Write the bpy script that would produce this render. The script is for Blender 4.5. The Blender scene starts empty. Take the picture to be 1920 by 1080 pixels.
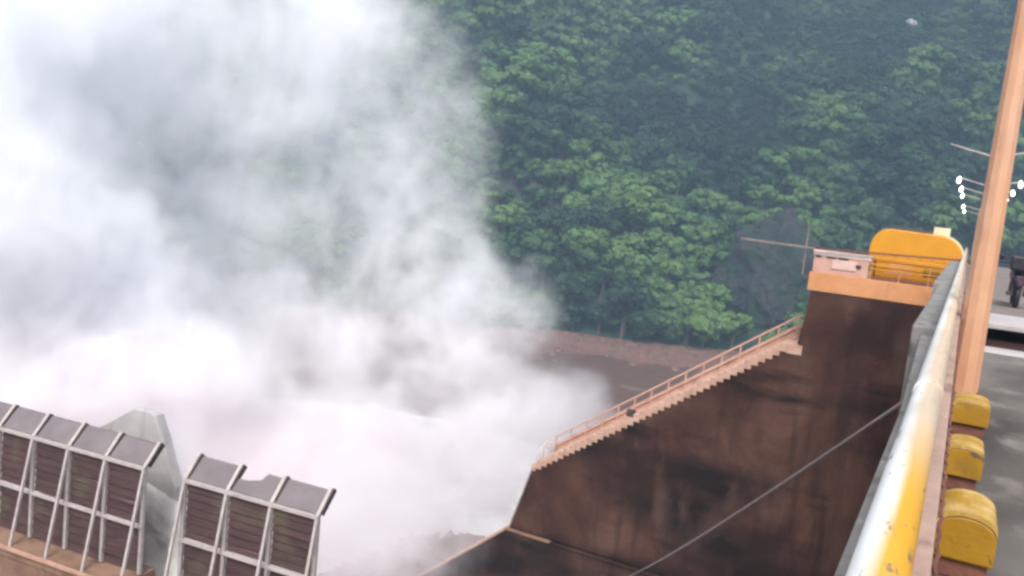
import bpy, bmesh, math, random
import numpy as np
from math import radians, sin, cos, pi
from mathutils import Vector, Matrix, noise

C = bpy.context.scene.collection
SC = bpy.context.scene
R = random.Random(7)

# ------------------------------------------------------------------ camera
yaw, pit, rol = radians(27.64), radians(6.57), radians(6.0)
F = Vector((-sin(yaw)*cos(pit), cos(yaw)*cos(pit), -sin(pit)))
H0 = Vector((cos(yaw), sin(yaw), 0))
V0 = H0.cross(F)
RI = cos(rol)*H0 + sin(rol)*V0
UP = -sin(rol)*H0 + cos(rol)*V0
cd = bpy.data.cameras.new('camera')
cam = bpy.data.objects.new('camera', cd)
C.objects.link(cam)
cd.sensor_width = 36.0
cd.lens = 36.0*1600/1920
cd.clip_start = 0.05
cd.clip_end = 6000
cam.matrix_world = Matrix(((RI.x, UP.x, -F.x, 0), (RI.y, UP.y, -F.y, 0), (RI.z, UP.z, -F.z, 1.6), (0, 0, 0, 1)))
SC.camera = cam

# ------------------------------------------------------------------ light
SUN = Vector((0.22, -0.62, 0.75)).normalized()
elev = math.asin(SUN.z)
azim = math.atan2(SUN.x, SUN.y)
w = bpy.data.worlds.new('World')
SC.world = w
w.use_nodes = True
wn = w.node_tree.nodes
wl = w.node_tree.links
sky = wn.new('ShaderNodeTexSky')
sky.sky_type = 'NISHITA'
sky.sun_disc = False
sky.sun_elevation = elev
sky.sun_rotation = azim
sky.dust_density = 4.0
sky.air_density = 1.0
hs = wn.new('ShaderNodeHueSaturation')
hs.inputs['Saturation'].default_value = 0.28
wl.new(sky.outputs[0], hs.inputs['Color'])
bg = wn['Background']
wl.new(hs.outputs[0], bg.inputs[0])
bg.inputs[1].default_value = 0.12
sd = bpy.data.lights.new('sun', 'SUN')
sd.energy = 1.5
sd.angle = radians(25)
sd.color = (1, 0.95, 0.88)
so = bpy.data.objects.new('sun', sd)
C.objects.link(so)
so.rotation_euler = SUN.to_track_quat('Z', 'Y').to_euler()
so.location = (0, 0, 60)
SC.view_settings.view_transform = 'Standard'
SC.view_settings.look = 'None'
SC.view_settings.gamma = 1
SC.view_settings.use_curve_mapping = False
SC.view_settings.exposure = 1.46
SC.render.engine = 'CYCLES'
cy = SC.cycles
cy.use_denoising = True
cy.volume_bounces = 16
cy.max_bounces = 18
cy.diffuse_bounces = 3
cy.glossy_bounces = 2
cy.transparent_max_bounces = 8
cy.volume_step_rate = 1.6
cy.volume_max_steps = 256
cy.pixel_filter_type = 'GAUSSIAN'
cy.filter_width = 3.2
cy.sample_clamp_indirect = 6

# ------------------------------------------------------------------ helpers
def tag(o, label=None, cat=None, group=None, kind=None):
    if label: o['label'] = label
    if cat: o['category'] = cat
    if group: o['group'] = group
    if kind: o['kind'] = kind
    return o

def empty(name, loc, label, cat, group=None):
    o = bpy.data.objects.new(name, None)
    C.objects.link(o)
    o.location = loc
    return tag(o, label, cat, group)

class MB:
    def __init__(s): s.v = []; s.f = []
    def add(s, vs, fs):
        n = len(s.v)
        s.v += [tuple(v) for v in vs]
        s.f += [tuple(i+n for i in f) for f in fs]
        return s
    def box(s, a, b):
        x0, y0, z0 = a; x1, y1, z1 = b
        return s.add([(x0,y0,z0),(x1,y0,z0),(x1,y1,z0),(x0,y1,z0),(x0,y0,z1),(x1,y0,z1),(x1,y1,z1),(x0,y1,z1)],
              [(0,3,2,1),(4,5,6,7),(0,1,5,4),(1,2,6,5),(2,3,7,6),(3,0,4,7)])
    def bar(s, p, q, wd, ht, side=None):
        p = Vector(p); q = Vector(q); d = (q-p).normalized()
        u = Vector(side) if side is not None else Vector((0,0,1))
        if abs(d.dot(u)) > .98: u = Vector((1,0,0))
        a = d.cross(u).normalized(); b = a.cross(d).normalized()
        vs = []
        for c in (p, q):
            for i, j in ((-1,-1),(1,-1),(1,1),(-1,1)):
                vs.append(c + a*(i*wd/2) + b*(j*ht/2))
        return s.add(vs, [(0,1,2,3),(4,7,6,5),(0,4,5,1),(1,5,6,2),(2,6,7,3),(3,7,4,0)])
    def tube(s, pts, r, n=10, cap=True):
        pts = [Vector(p) for p in pts]
        rs = r if isinstance(r, (list, tuple)) else [r]*len(pts)
        vs = []; fs = []
        for i, p in enumerate(pts):
            d = (pts[min(i+1, len(pts)-1)] - pts[max(i-1, 0)]).normalized()
            u = Vector((0,0,1)) if abs(d.z) < .95 else Vector((1,0,0))
            a = d.cross(u).normalized(); b = a.cross(d).normalized()
            for k in range(n):
                t = 2*pi*k/n
                vs.append(p + a*(cos(t)*rs[i]) + b*(sin(t)*rs[i]))
        for i in range(len(pts)-1):
            for k in range(n):
                fs.append((i*n+k, i*n+(k+1) % n, (i+1)*n+(k+1) % n, (i+1)*n+k))
        if cap:
            fs.append(tuple(range(n-1, -1, -1)))
            fs.append(tuple((len(pts)-1)*n+k for k in range(n)))
        return s.add(vs, fs)
    def prism(s, poly, off):          # poly: 3d points, off: extrusion vector
        n = len(poly); off = Vector(off)
        vs = [Vector(p) for p in poly] + [Vector(p)+off for p in poly]
        fs = [tuple(range(n)), tuple(range(2*n-1, n-1, -1))]
        for i in range(n):
            j = (i+1) % n
            fs.append((j, i, n+i, n+j))
        return s.add(vs, fs)
    def build(s, name, mat, parent=None, bevel=0, smooth=False, tess=0):
        me = bpy.data.meshes.new(name)
        org = Vector(parent.location) if parent is not None and parent.parent is None else Vector((0,0,0))
        if parent is not None and parent.parent is not None:
            org = Vector(parent.parent.location)
        me.from_pydata([tuple(Vector(v)-org) for v in s.v], [], s.f)
        bm = bmesh.new(); bm.from_mesh(me)
        bmesh.ops.recalc_face_normals(bm, faces=bm.faces)
        if bevel:
            bmesh.ops.bevel(bm, geom=list(bm.edges), offset=bevel, segments=2, affect='EDGES', profile=.5, clamp_overlap=True)
        bm.to_mesh(me); bm.free()
        if smooth:
            for p in me.polygons: p.use_smooth = True
        me.materials.append(mat)
        o = bpy.data.objects.new(name, me)
        C.objects.link(o)
        if parent is not None: o.parent = parent
        return o

def copy_tree(o, parent=None):
    c = o.copy(); C.objects.link(c)
    if parent is not None: c.parent = parent
    for ch in list(o.children): copy_tree(ch, c)
    return c

# ------------------------------------------------------------------ materials
def mat(name, stops, scale=3.0, rough=.8, bump=.2, bscale=30, detail=8, stretch=(1,1,1), metal=0, second=None, spec=.5, dist=.0, bdist=.02):
    """procedural paint or stone: colour ramp over fractal noise, fine bump, optional second layer (colour, scale, lo, hi, stretch)"""
    m = bpy.data.materials.new(name); m.use_nodes = True
    N = m.node_tree.nodes; L = m.node_tree.links
    P = N['Principled BSDF']
    tc = N.new('ShaderNodeTexCoord')
    geo = N.new('ShaderNodeNewGeometry')
    mp = N.new('ShaderNodeMapping'); mp.inputs['Scale'].default_value = stretch
    L.new(geo.outputs['Position'], mp.inputs[0])
    n1 = N.new('ShaderNodeTexNoise'); n1.inputs['Scale'].default_value = scale; n1.inputs['Detail'].default_value = detail
    n1.inputs['Roughness'].default_value = .62; n1.inputs['Distortion'].default_value = dist
    L.new(mp.outputs[0], n1.inputs['Vector'])
    cr = N.new('ShaderNodeValToRGB')
    el = cr.color_ramp.elements
    while len(el) < len(stops): el.new(.5)
    for e, (p, c) in zip(el, stops):
        e.position = p; e.color = (*c, 1)
    L.new(n1.outputs[0], cr.inputs[0])
    col = cr.outputs[0]
    if second:
        for (c2, s2, lo, hi, st2) in second:
            mp2 = N.new('ShaderNodeMapping'); mp2.inputs['Scale'].default_value = st2
            mp2.inputs['Location'].default_value = (s2*3.1, 2.7, s2)
            L.new(geo.outputs['Position'], mp2.inputs[0])
            n2 = N.new('ShaderNodeTexNoise'); n2.inputs['Scale'].default_value = s2; n2.inputs['Detail'].default_value = 6
            L.new(mp2.outputs[0], n2.inputs['Vector'])
            mr = N.new('ShaderNodeMapRange'); mr.inputs[1].default_value = lo; mr.inputs[2].default_value = hi; mr.clamp = True
            L.new(n2.outputs[0], mr.inputs[0])
            mx = N.new('ShaderNodeMix'); mx.data_type = 'RGBA'
            L.new(mr.outputs[0], mx.inputs[0]); L.new(col, mx.inputs[6]); mx.inputs[7].default_value = (*c2, 1)
            col = mx.outputs[2]
    L.new(col, P.inputs['Base Color'])
    P.inputs['Roughness'].default_value = rough
    P.inputs['Metallic'].default_value = metal
    P.inputs['Specular IOR Level'].default_value = spec
    if bump:
        nb = N.new('ShaderNodeTexNoise'); nb.inputs['Scale'].default_value = bscale; nb.inputs['Detail'].default_value = 6
        L.new(geo.outputs['Position'], nb.inputs['Vector'])
        b = N.new('ShaderNodeBump'); b.inputs['Strength'].default_value = bump; b.inputs['Distance'].default_value = bdist
        L.new(nb.outputs[0], b.inputs['Height']); L.new(b.outputs[0], P.inputs['Normal'])
    return m

M = {}
M['asphalt'] = mat('road_surface', [(.3,(.115,.10,.09)),(.7,(.19,.17,.155))], 1.2, .9, .4, 60, second=[((.05,.042,.038), .6, .50, .68, (1,.35,1)), ((.22,.195,.18), 2.5, .56, .75, (1,.6,1))])
M['concrete'] = mat('grey_concrete', [(.3,(.26,.25,.24)),(.7,(.42,.40,.38))], 2.5, .85, .3, 40, second=[((.10,.09,.085), 7, .56, .72, (1,.6,1))])
M['far_road'] = mat('pinkish_deck_concrete', [(.3,(.15,.12,.115)),(.7,(.22,.18,.172))], 1.0, .9, .3, 30)
M['ledge'] = mat('ledge_concrete', [(.3,(.17,.165,.16)),(.7,(.28,.27,.265))], 2.5, .9, .4, 25, second=[((.07,.065,.06), 5, .55, .72, (1,.5,1)), ((.36,.35,.34), 9, .62, .75, (1,1,1))])
M['pale_concrete'] = mat('pale_concrete', [(.3,(.36,.33,.335)),(.7,(.48,.445,.45))], 1.2, .85, .2, 30, second=[((.25,.22,.22), 1.5, .55, .8, (1,1,.25))])
M['dark_wall'] = mat('stained_concrete', [(.34,(.026,.010,.0075)),(.46,(.050,.021,.015)),(.56,(.074,.034,.024)),(.72,(.125,.063,.046))], .30, .9, .5, 8, stretch=(1,1,.75), bdist=.05, dist=.6, spec=.2,
    second=[((.012,.0060,.005), .20, .50, .66, (.6,1,2.0)), ((.018,.0095,.0075), 1.0, .56, .80, (1.3,1,.14)), ((.105,.060,.046), .5, .56, .80, (1.2,1,.5)), ((.010,.0052,.0045), .33, .60, .74, (.8,1,2.6))])
M['pier_side'] = mat('shaded_stained_concrete', [(.3,(.007,.0035,.003)),(.5,(.014,.007,.0055)),(.75,(.040,.022,.017))], .5, .8, .4, 8, spec=.2, second=[((.006,.004,.004), .8, .5, .7, (.5,1,2)), ((.05,.03,.023), .45, .60, .75, (1,1,1.4))])  # shadow below the top slab and dark stains, both put into the colour
M['stair'] = mat('salmon_stair_concrete', [(.3,(.38,.22,.16)),(.7,(.55,.35,.27))], 2, .85, .25, 30, second=[((.28,.15,.11), 3, .6, .8, (1,1,1))])
M['salmon'] = mat('salmon_paint', [(.3,(.52,.22,.085)),(.7,(.62,.29,.13))], 1.5, .7, .1, 30, second=[((.48,.22,.12), 2.5, .58, .8, (.4,1,1.4)), ((.78,.56,.47), 1.1, .6, .8, (1,1,1))])
M['pink'] = mat('pink_plaster', [(.3,(.50,.27,.21)),(.7,(.60,.36,.28))], 2, .8, .1, 30)
M['parapet'] = mat('worn_pinkish_concrete', [(.3,(.30,.20,.17)),(.7,(.45,.31,.26))], 3, .85, .4, 30, second=[((.16,.10,.085), 7, .56, .72, (1,.5,1))])
M['rosy'] = mat('rosy_white_paint', [(.3,(.72,.55,.50)),(.7,(.80,.66,.60))], 3, .7, .1, 30)
M['plaque'] = mat('faded_rose_paint', [(.3,(.58,.38,.32)),(.7,(.68,.48,.42))], 4, .8, .1, 30)
M['yellow_machine'] = mat('orange_yellow_enamel', [(.3,(.54,.225,.005)),(.7,(.64,.29,.008))], 1.3, .42, .05, 10, second=[((.62,.27,.02), 1.7, .55, .8, (.3,1,1.6))])
M['cream'] = mat('cream_paint', [(.3,(.62,.52,.33)),(.7,(.74,.64,.44))], 1.5, .6, .05, 10)
M['pole'] = mat('salmon_pole_paint', [(.3,(.50,.255,.145)),(.7,(.60,.335,.205))], 2, .55, .15, 30, second=[((.60,.43,.35), .8, .50, .72, (1,1,.35)), ((.36,.19,.12), 7, .60, .75, (1,1,.2))])
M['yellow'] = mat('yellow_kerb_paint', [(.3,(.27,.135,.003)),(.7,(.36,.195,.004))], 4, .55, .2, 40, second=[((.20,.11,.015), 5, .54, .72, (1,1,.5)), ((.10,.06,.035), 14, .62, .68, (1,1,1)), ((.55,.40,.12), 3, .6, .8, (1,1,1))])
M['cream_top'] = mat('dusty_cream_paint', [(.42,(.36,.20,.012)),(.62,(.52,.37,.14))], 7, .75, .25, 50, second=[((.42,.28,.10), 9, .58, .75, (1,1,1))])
M['rust'] = mat('rust_brown', [(.3,(.11,.04,.028)),(.7,(.22,.09,.06))], 6, .85, .3, 40)
M['white_paint'] = mat('white_rail_paint', [(.3,(.80,.80,.80)),(.7,(.86,.86,.85))], 3, .28, .05, 20, second=[((.62,.60,.57), 5, .62, .8, (1,.3,1))])
M['steel_pale'] = mat('weathered_pale_steel', [(.3,(.38,.33,.32)),(.7,(.52,.465,.45))], 3, .6, .15, 30, second=[((.22,.16,.15), 4, .6, .8, (1,1,.4))])
M['plank'] = mat('dark_maroon_board', [(.3,(.038,.018,.018)),(.7,(.085,.043,.040))], 1.5, .8, .3, 20, stretch=(.4,.4,2.4), second=[((.085,.068,.045), .9, .52, .7, (1,1,1)), ((.20,.13,.12), 2.2, .64, .8, (.25,.25,3))])
M['sheet'] = mat('grey_sheet_metal', [(.3,(.13,.108,.115)),(.7,(.19,.16,.168))], 1.2, .6, .1, 20, second=[((.15,.12,.125), 2, .58, .75, (1,1,1))])
M['base'] = mat('brown_base_concrete', [(.3,(.15,.082,.055)),(.7,(.30,.175,.12))], 1.1, .9, .4, 20, second=[((.12,.07,.045), 1.6, .55, .7, (1,1,.4))])
M['slot'] = mat('dark_slot_steel', [(.3,(.03,.022,.022)),(.7,(.07,.05,.045))], 3, .7, .3, 20)
M['black'] = mat('black_rubber', [(.3,(.008,.008,.012)),(.7,(.02,.02,.028))], 6, .55, .05, 20)
M['navy'] = mat('dark_navy_paint', [(.3,(.012,.014,.03)),(.7,(.02,.022,.045))], 5, .35, .02, 20)
M['purple'] = mat('plum_plastic', [(.3,(.05,.025,.05)),(.7,(.08,.04,.075))], 5, .4, .02, 20)
M['wire'] = mat('galvanised_wire', [(.3,(.22,.17,.16)),(.7,(.33,.27,.25))], 8, .5, .0, 20, metal=.3)
M['rock'] = mat('dark_slate_rock', [(.3,(.016,.017,.020)),(.6,(.032,.031,.034)),(.8,(.07,.065,.068))], .22, .9, .8, 1.2, second=[((.014,.034,.016), .25, .47, .60, (1,1,1))], bdist=.6)
M['pale_rock'] = mat('pale_rock', [(.3,(.26,.25,.27)),(.7,(.38,.37,.39))], .8, .9, .5, 3, bdist=.3)
M['bank'] = mat('brown_river_bank', [(.3,(.13,.060,.045)),(.7,(.21,.108,.082))], .08, .9, .5, 1.5, bdist=.3, second=[((.07,.05,.04), .2, .55, .7, (1,1,1))])
M['pale_bank'] = mat('bank_stone', [(.3,(.12,.065,.05)),(.7,(.21,.13,.105))], .8, .9, .3, 5)
M['hill'] = mat('hill_undergrowth', [(.3,(.010,.026,.016)),(.55,(.02,.055,.028)),(.75,(.045,.085,.04))], .12, .95, .9, 1.1, bdist=.9, second=[((.045,.038,.042), .035, .58, .70, (1,1,1))])
M['trunk'] = mat('bark', [(.3,(.06,.045,.035)),(.7,(.12,.095,.075))], 2, .9, .3, 8)

DARK_PATCHES = [((-93,300,38),36,.75),((-72,290,22),26,.6),((-20,300,30),26,.4),((-45,368,72),60,.32),((-60,420,100),70,.3)]
def leaf_mat():
    m = bpy.data.materials.new('leaves'); m.use_nodes = True
    N = m.node_tree.nodes; L = m.node_tree.links; P = N['Principled BSDF']
    oi = N.new('ShaderNodeObjectInfo'); geo = N.new('ShaderNodeNewGeometry')
    n = N.new('ShaderNodeTexNoise'); n.inputs['Scale'].default_value = .03; n.inputs['Detail'].default_value = 3
    L.new(geo.outputs['Position'], n.inputs['Vector'])
    n2 = N.new('ShaderNodeTexNoise'); n2.inputs['Scale'].default_value = .5; n2.inputs['Detail'].default_value = 4
    L.new(geo.outputs['Position'], n2.inputs['Vector'])
    a = N.new('ShaderNodeMath'); a.operation = 'MULTIPLY_ADD'; a.inputs[1].default_value = .42
    L.new(oi.outputs['Random'], a.inputs[0])
    s = N.new('ShaderNodeMath'); s.operation = 'MULTIPLY_ADD'; s.inputs[1].default_value = 2.4; s.inputs[2].default_value = -1.14
    L.new(n.outputs[0], s.inputs[0])
    s2 = N.new('ShaderNodeMath'); s2.operation = 'MULTIPLY_ADD'; s2.inputs[1].default_value = .9
    L.new(n2.outputs[0], s2.inputs[0]); L.new(s.outputs[0], s2.inputs[2])
    L.new(s2.outputs[0], a.inputs[2])
    cr = N.new('ShaderNodeValToRGB'); el = cr.color_ramp.elements
    el[0].position = .12; el[0].color = (.007,.019,.013,1)
    el[1].position = .95; el[1].color = (.095,.175,.048,1)
    e = el.new(.5); e.color = (.021,.056,.024,1)
    # dark patches high on the slope: hill shadow put into the leaf colour
    out = a.outputs[0]
    for cen, rad, amt in DARK_PATCHES:
        dv = N.new('ShaderNodeVectorMath'); dv.operation = 'DISTANCE'; dv.inputs[1].default_value = cen; L.new(geo.outputs['Position'], dv.inputs[0])
        dm = N.new('ShaderNodeMath'); dm.operation = 'MULTIPLY_ADD'; dm.inputs[1].default_value = -rad*.8; L.new(n2.outputs[0], dm.inputs[0]); L.new(dv.outputs['Value'], dm.inputs[2])
        rr = N.new('ShaderNodeMapRange'); rr.inputs[1].default_value = 0; rr.inputs[2].default_value = rad*.8; rr.inputs[3].default_value = -amt; rr.inputs[4].default_value = 0; L.new(dm.outputs[0], rr.inputs[0])
        sm = N.new('ShaderNodeMath'); sm.operation = 'ADD'; L.new(out, sm.inputs[0]); L.new(rr.outputs[0], sm.inputs[1]); out = sm.outputs[0]
    L.new(out, cr.inputs[0]); L.new(cr.outputs[0], P.inputs['Base Color'])
    P.inputs['Roughness'].default_value = .6
    P.inputs['Specular IOR Level'].default_value = .25
    return m
M['leaf'] = leaf_mat()

def lamp_mat():
    m = bpy.data.materials.new('lit_lamp'); m.use_nodes = True
    P = m.node_tree.nodes['Principled BSDF']
    P.inputs['Base Color'].default_value = (.9,.9,.88,1)
    P.inputs['Emission Color'].default_value = (1,1,.96,1); P.inputs['Emission Strength'].default_value = 3
    return m
M['lamp'] = lamp_mat()

def water_mat(name, base, foam, lo, hi, sc, rough=.25):
    m = bpy.data.materials.new(name); m.use_nodes = True
    N = m.node_tree.nodes; L = m.node_tree.links; P = N['Principled BSDF']
    geo = N.new('ShaderNodeNewGeometry')
    n = N.new('ShaderNodeTexNoise'); n.inputs['Scale'].default_value = sc; n.inputs['Detail'].default_value = 9; n.inputs['Distortion'].default_value = .8
    L.new(geo.outputs['Position'], n.inputs['Vector'])
    mr = N.new('ShaderNodeMapRange'); mr.inputs[1].default_value = lo; mr.inputs[2].default_value = hi
    L.new(n.outputs[0], mr.inputs[0])
    mx = N.new('ShaderNodeMix'); mx.data_type = 'RGBA'; mx.inputs[6].default_value = (*base,1); mx.inputs[7].default_value = (*foam,1)
    L.new(mr.outputs[0], mx.inputs[0]); L.new(mx.outputs[2], P.inputs['Base Color'])
    P.inputs['Roughness'].default_value = rough
    nb = N.new('ShaderNodeTexNoise'); nb.inputs['Scale'].default_value = sc*5; nb.inputs['Detail'].default_value = 6
    L.new(geo.outputs['Position'], nb.inputs['Vector'])
    b = N.new('ShaderNodeBump'); b.inputs['Distance'].default_value = .25; b.inputs['Strength'].default_value = .7
    L.new(nb.outputs[0], b.inputs['Height']); L.new(b.outputs[0], P.inputs['Normal'])
    return m
M['river'] = water_mat('brown_river', (.13,.072,.058), (.42,.34,.31), .58, .78, .06, .4)
M['foam'] = water_mat('white_foam', (.62,.56,.53), (.88,.87,.87), .3, .6, .25, .8)

def pipe_mat():
    """handrail: yellow on the walking side, white on the outer side as a painted-in sky highlight, cream where worn further along"""
    m = bpy.data.materials.new('yellow_rail_with_highlight'); m.use_nodes = True
    N = m.node_tree.nodes; L = m.node_tree.links; P = N['Principled BSDF']
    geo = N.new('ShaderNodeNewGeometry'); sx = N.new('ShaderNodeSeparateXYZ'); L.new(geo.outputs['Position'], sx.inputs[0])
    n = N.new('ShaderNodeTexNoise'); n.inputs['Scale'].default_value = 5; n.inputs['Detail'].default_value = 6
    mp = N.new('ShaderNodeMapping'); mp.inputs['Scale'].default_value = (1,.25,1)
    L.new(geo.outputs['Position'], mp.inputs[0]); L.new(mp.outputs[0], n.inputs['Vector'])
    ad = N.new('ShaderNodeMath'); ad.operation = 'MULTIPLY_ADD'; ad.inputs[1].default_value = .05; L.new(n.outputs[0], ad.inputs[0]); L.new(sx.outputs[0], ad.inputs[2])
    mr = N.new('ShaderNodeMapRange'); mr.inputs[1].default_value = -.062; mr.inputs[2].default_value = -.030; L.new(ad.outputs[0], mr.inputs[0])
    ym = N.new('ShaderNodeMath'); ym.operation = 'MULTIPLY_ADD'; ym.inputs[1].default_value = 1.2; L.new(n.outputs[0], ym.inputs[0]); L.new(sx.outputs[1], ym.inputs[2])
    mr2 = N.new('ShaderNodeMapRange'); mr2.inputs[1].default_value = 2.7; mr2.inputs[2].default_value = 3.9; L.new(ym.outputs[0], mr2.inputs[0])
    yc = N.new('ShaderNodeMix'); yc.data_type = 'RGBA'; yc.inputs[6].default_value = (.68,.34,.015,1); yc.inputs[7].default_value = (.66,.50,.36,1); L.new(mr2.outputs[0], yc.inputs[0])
    mx = N.new('ShaderNodeMix'); mx.data_type = 'RGBA'; mx.inputs[6].default_value = (.84,.84,.84,1); L.new(yc.outputs[2], mx.inputs[7]); L.new(mr.outputs[0], mx.inputs[0])  # outer half whitened: bright sky reflection put into the pipe's colour
    nw = N.new('ShaderNodeTexNoise'); nw.inputs['Scale'].default_value = 22; nw.inputs['Detail'].default_value = 8; nw.inputs['Roughness'].default_value = .7
    mp3 = N.new('ShaderNodeMapping'); mp3.inputs['Scale'].default_value = (1,.35,1); L.new(geo.outputs['Position'], mp3.inputs[0]); L.new(mp3.outputs[0], nw.inputs['Vector'])
    w1_ = N.new('ShaderNodeMapRange'); w1_.inputs[1].default_value = .60; w1_.inputs[2].default_value = .66; L.new(nw.outputs[0], w1_.inputs[0])
    rx_ = N.new('ShaderNodeMix'); rx_.data_type = 'RGBA'; rx_.inputs[7].default_value = (.20,.13,.09,1); L.new(mx.outputs[2], rx_.inputs[6]); L.new(w1_.outputs[0], rx_.inputs[0])
    w2_ = N.new('ShaderNodeMapRange'); w2_.inputs[1].default_value = .45; w2_.inputs[2].default_value = .75; w2_.inputs[4].default_value = .5; L.new(n.outputs[0], w2_.inputs[0])
    ry_ = N.new('ShaderNodeMix'); ry_.data_type = 'RGBA'; ry_.inputs[7].default_value = (.42,.36,.30,1); L.new(rx_.outputs[2], ry_.inputs[6]); L.new(w2_.outputs[0], ry_.inputs[0])
    L.new(ry_.outputs[2], P.inputs['Base Color'])
    P.inputs['Roughness'].default_value = .38
    bb = N.new('ShaderNodeBump'); bb.inputs['Strength'].default_value = .35; bb.inputs['Distance'].default_value = .004; L.new(nw.outputs[0], bb.inputs['Height']); L.new(bb.outputs[0], P.inputs['Normal'])
    return m
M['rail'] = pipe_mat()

# ------------------------------------------------------------------ terrain
def base_line(x):      # y where the far hillside starts, river side
    return 212 + .42*(x+58) + 7*noise.noise(Vector((x*.02, 3.3, 0)))
def terrain_z(x, y):
    t = y - base_line(x)
    z = -36.0
    if t > 0:
        u = t + 9*noise.noise(Vector((x*.02, y*.012, 1.7)))*min(1, t/25)
        u = max(u, 0)
        z += .70*u + 11*noise.fractal(Vector((x*.013, y*.008, 5)), 1.0, 2.0, 4)*min(1, t/50)
        if z > 185: z = 185 + 45*(1-math.exp(-(z-185)/60))
    elif t > -28:
        z += 0
    if t <= 0:
        z -= 0
    # near valley side that carries the end of the crest road
    s = x - 10 - .0*y
    if s > -6 and y > 52:
        k = min(1, (s+6)/16)*min(1, (y-52)/14)
        z = max(z, -36 + 36.0*k*min(1.0, 1.0) - 1.2 + 2*noise.noise(Vector((x*.08, y*.08, 0))))
    return z
def grid(name, xs, ys, zf, m, kind, smooth=True):
    vs = [(x, y, zf(x, y)) for y in ys for x in xs]
    nx = len(xs)
    fs = [(j*nx+i, j*nx+i+1, (j+1)*nx+i+1, (j+1)*nx+i) for j in range(len(ys)-1) for i in range(nx-1)]
    me = bpy.data.meshes.new(name); me.from_pydata(vs, [], fs)
    if smooth:
        for p in me.polygons: p.use_smooth = True
    me.materials.append(m)
    o = bpy.data.objects.new(name, me); C.objects.link(o); o['kind'] = kind
    return o
def rng(a, b, s):
    return [a + s*i for i in range(int(round((b-a)/s))+1)]
xs = [-900,-780,-640,-500] + rng(-400, 260, 5) + [320, 400, 520, 700, 900]
ys = [100, 120, 140] + rng(150, 560, 5) + [620, 700, 820, 1000]
grid('hill', xs, ys, terrain_z, M['hill'], 'structure')
# river: one sheet to the horizon in every other direction
grid('river', [-900,-650,-400] + rng(-260, 60, 4) + [200, 500, 900], [-900,-600,-300,-120] + rng(-60, 260, 4) + [300],
     lambda x, y: -35.2 + (.35*noise.fractal(Vector((x*.12, y*.12, 0)), 1, 2, 4) if -260 < x < 60 and -60 < y < 260 else 0), M['river'], 'structure')
# low brown bank between the river and the wooded slope
def bank_z(x, y):
    t = (base_line(x) - y)
    return -36.5 + 2.6*max(0, 1 - max(0, t-4)/44) + .7*noise.fractal(Vector((x*.06, y*.06, 2)), 1, 2, 4)
grid('river_bank', rng(-150, 60, 3), rng(135, 245, 3), bank_z, M['bank'], 'structure')

# ------------------------------------------------------------------ dam crest and road
def struct(name, mb, m, **k):
    o = mb.build(name, m, **k); o['kind'] = 'structure'; return o
END = 60.0
dam = MB().prism([(-.08,-30,-.30),(8.6,-30,-.30),(8.6,-30,-36),(-.08,-30,-36)], (0, END+30, 0))
struct('dam_body', dam, M['dark_wall'])
# deck is cut by two transverse gate slots
slots = [(14.9, 15.75), (16.9, 20.2)]
road = MB()
yy = -30
road.box((.06, -30, -.30), (8.5, 13.9, 0))
struct('road', road, M['asphalt'])
struct('road', MB().box((.06, 21.2, -.30), (8.5, END, 0)), M['far_road'])
slotm = MB().box((.06, 13.905, -1.30), (8.5, 21.195, -1.10)).box((.06, 20.2, -1.09), (8.5, 20.25, -.08)).box((.06, 21.1, -1.09), (8.5, 21.19, -.08))
struct('slot_floor', slotm, M['slot'])
for a, b, h in ((13.905, 14.5, .025), (18.5, 20.3, .04), (20.75, 21.195, .02)):
    struct('slot_kerb', MB().box((.065, a, -.07), (8.49, b, h)), M['pale_concrete'], bevel=.02)
lane = MB().box((4.2, -20, .003), (4.32, 13.8, .005)).box((4.2, 21.4, .003), (4.32, 58, .005))
struct('lane_line', lane, M['cream'])
far_side = MB().box((8.51, -30, -.3), (8.8, END, .95))
tag(far_side.build('parapet_wall', M['pale_concrete'], bevel=.02), 'plain pale concrete parapet along the other side of the road', 'wall')

# ------------------------------------------------------------------ near parapet and rail
par = empty('parapet', (-.08, 12, 0), 'grey concrete parapet at the edge of the dam road under the painted pipe', 'parapet')
MB().box((-.115, -6, -.29), (.036, 60,   .80)).build('wall', M['parapet'], par, bevel=.008)
led = MB().prism([(-.118,-6,.60),(-.205,-6,.60),(-.20,5.2,.60),(-.285,9.3,.60),(-.118,9.3,.60)], (0,0,-.9))
led.build('ledge', M['ledge'], par, bevel=.01)
MB().box((-.37, 9.32, -.6), (-.118, 17.8, .68)).build('ledge', M['ledge'], par, bevel=.015)
MB().box((-.47, 17.82, -.6), (-.118, 33.9, .70)).build('ledge', M['ledge'], par, bevel=.015)
rl = empty('handrail', (-.06, 12, .86), 'thick worn yellow pipe handrail on top of the parapet, white highlight coloured into its outer side', 'handrail')
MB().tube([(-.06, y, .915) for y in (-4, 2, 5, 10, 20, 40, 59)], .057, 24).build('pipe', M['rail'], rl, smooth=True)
for k in range(14):
    y = 1.9 + k*2.2
    MB().box((-.085, y-.03, .802), (-.035, y+.03, .868)).build('bracket', M['wire'], rl)
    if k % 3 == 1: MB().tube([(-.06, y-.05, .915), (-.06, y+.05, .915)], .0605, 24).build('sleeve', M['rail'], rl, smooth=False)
# twisted wire on the inner edge
pts = []
for i in range(240):
    y = 1.2 + i*.045
    pts.append((.045+.004*sin(i*1.7), y, .79+.004*cos(i*1.7) - .01*abs(sin(y*1.4))))
tag(MB().tube(pts, .006, 5).build('twisted_wire', M['rust']), 'thin rusty twisted wire running along the inner edge of the parapet', 'wire')

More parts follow.
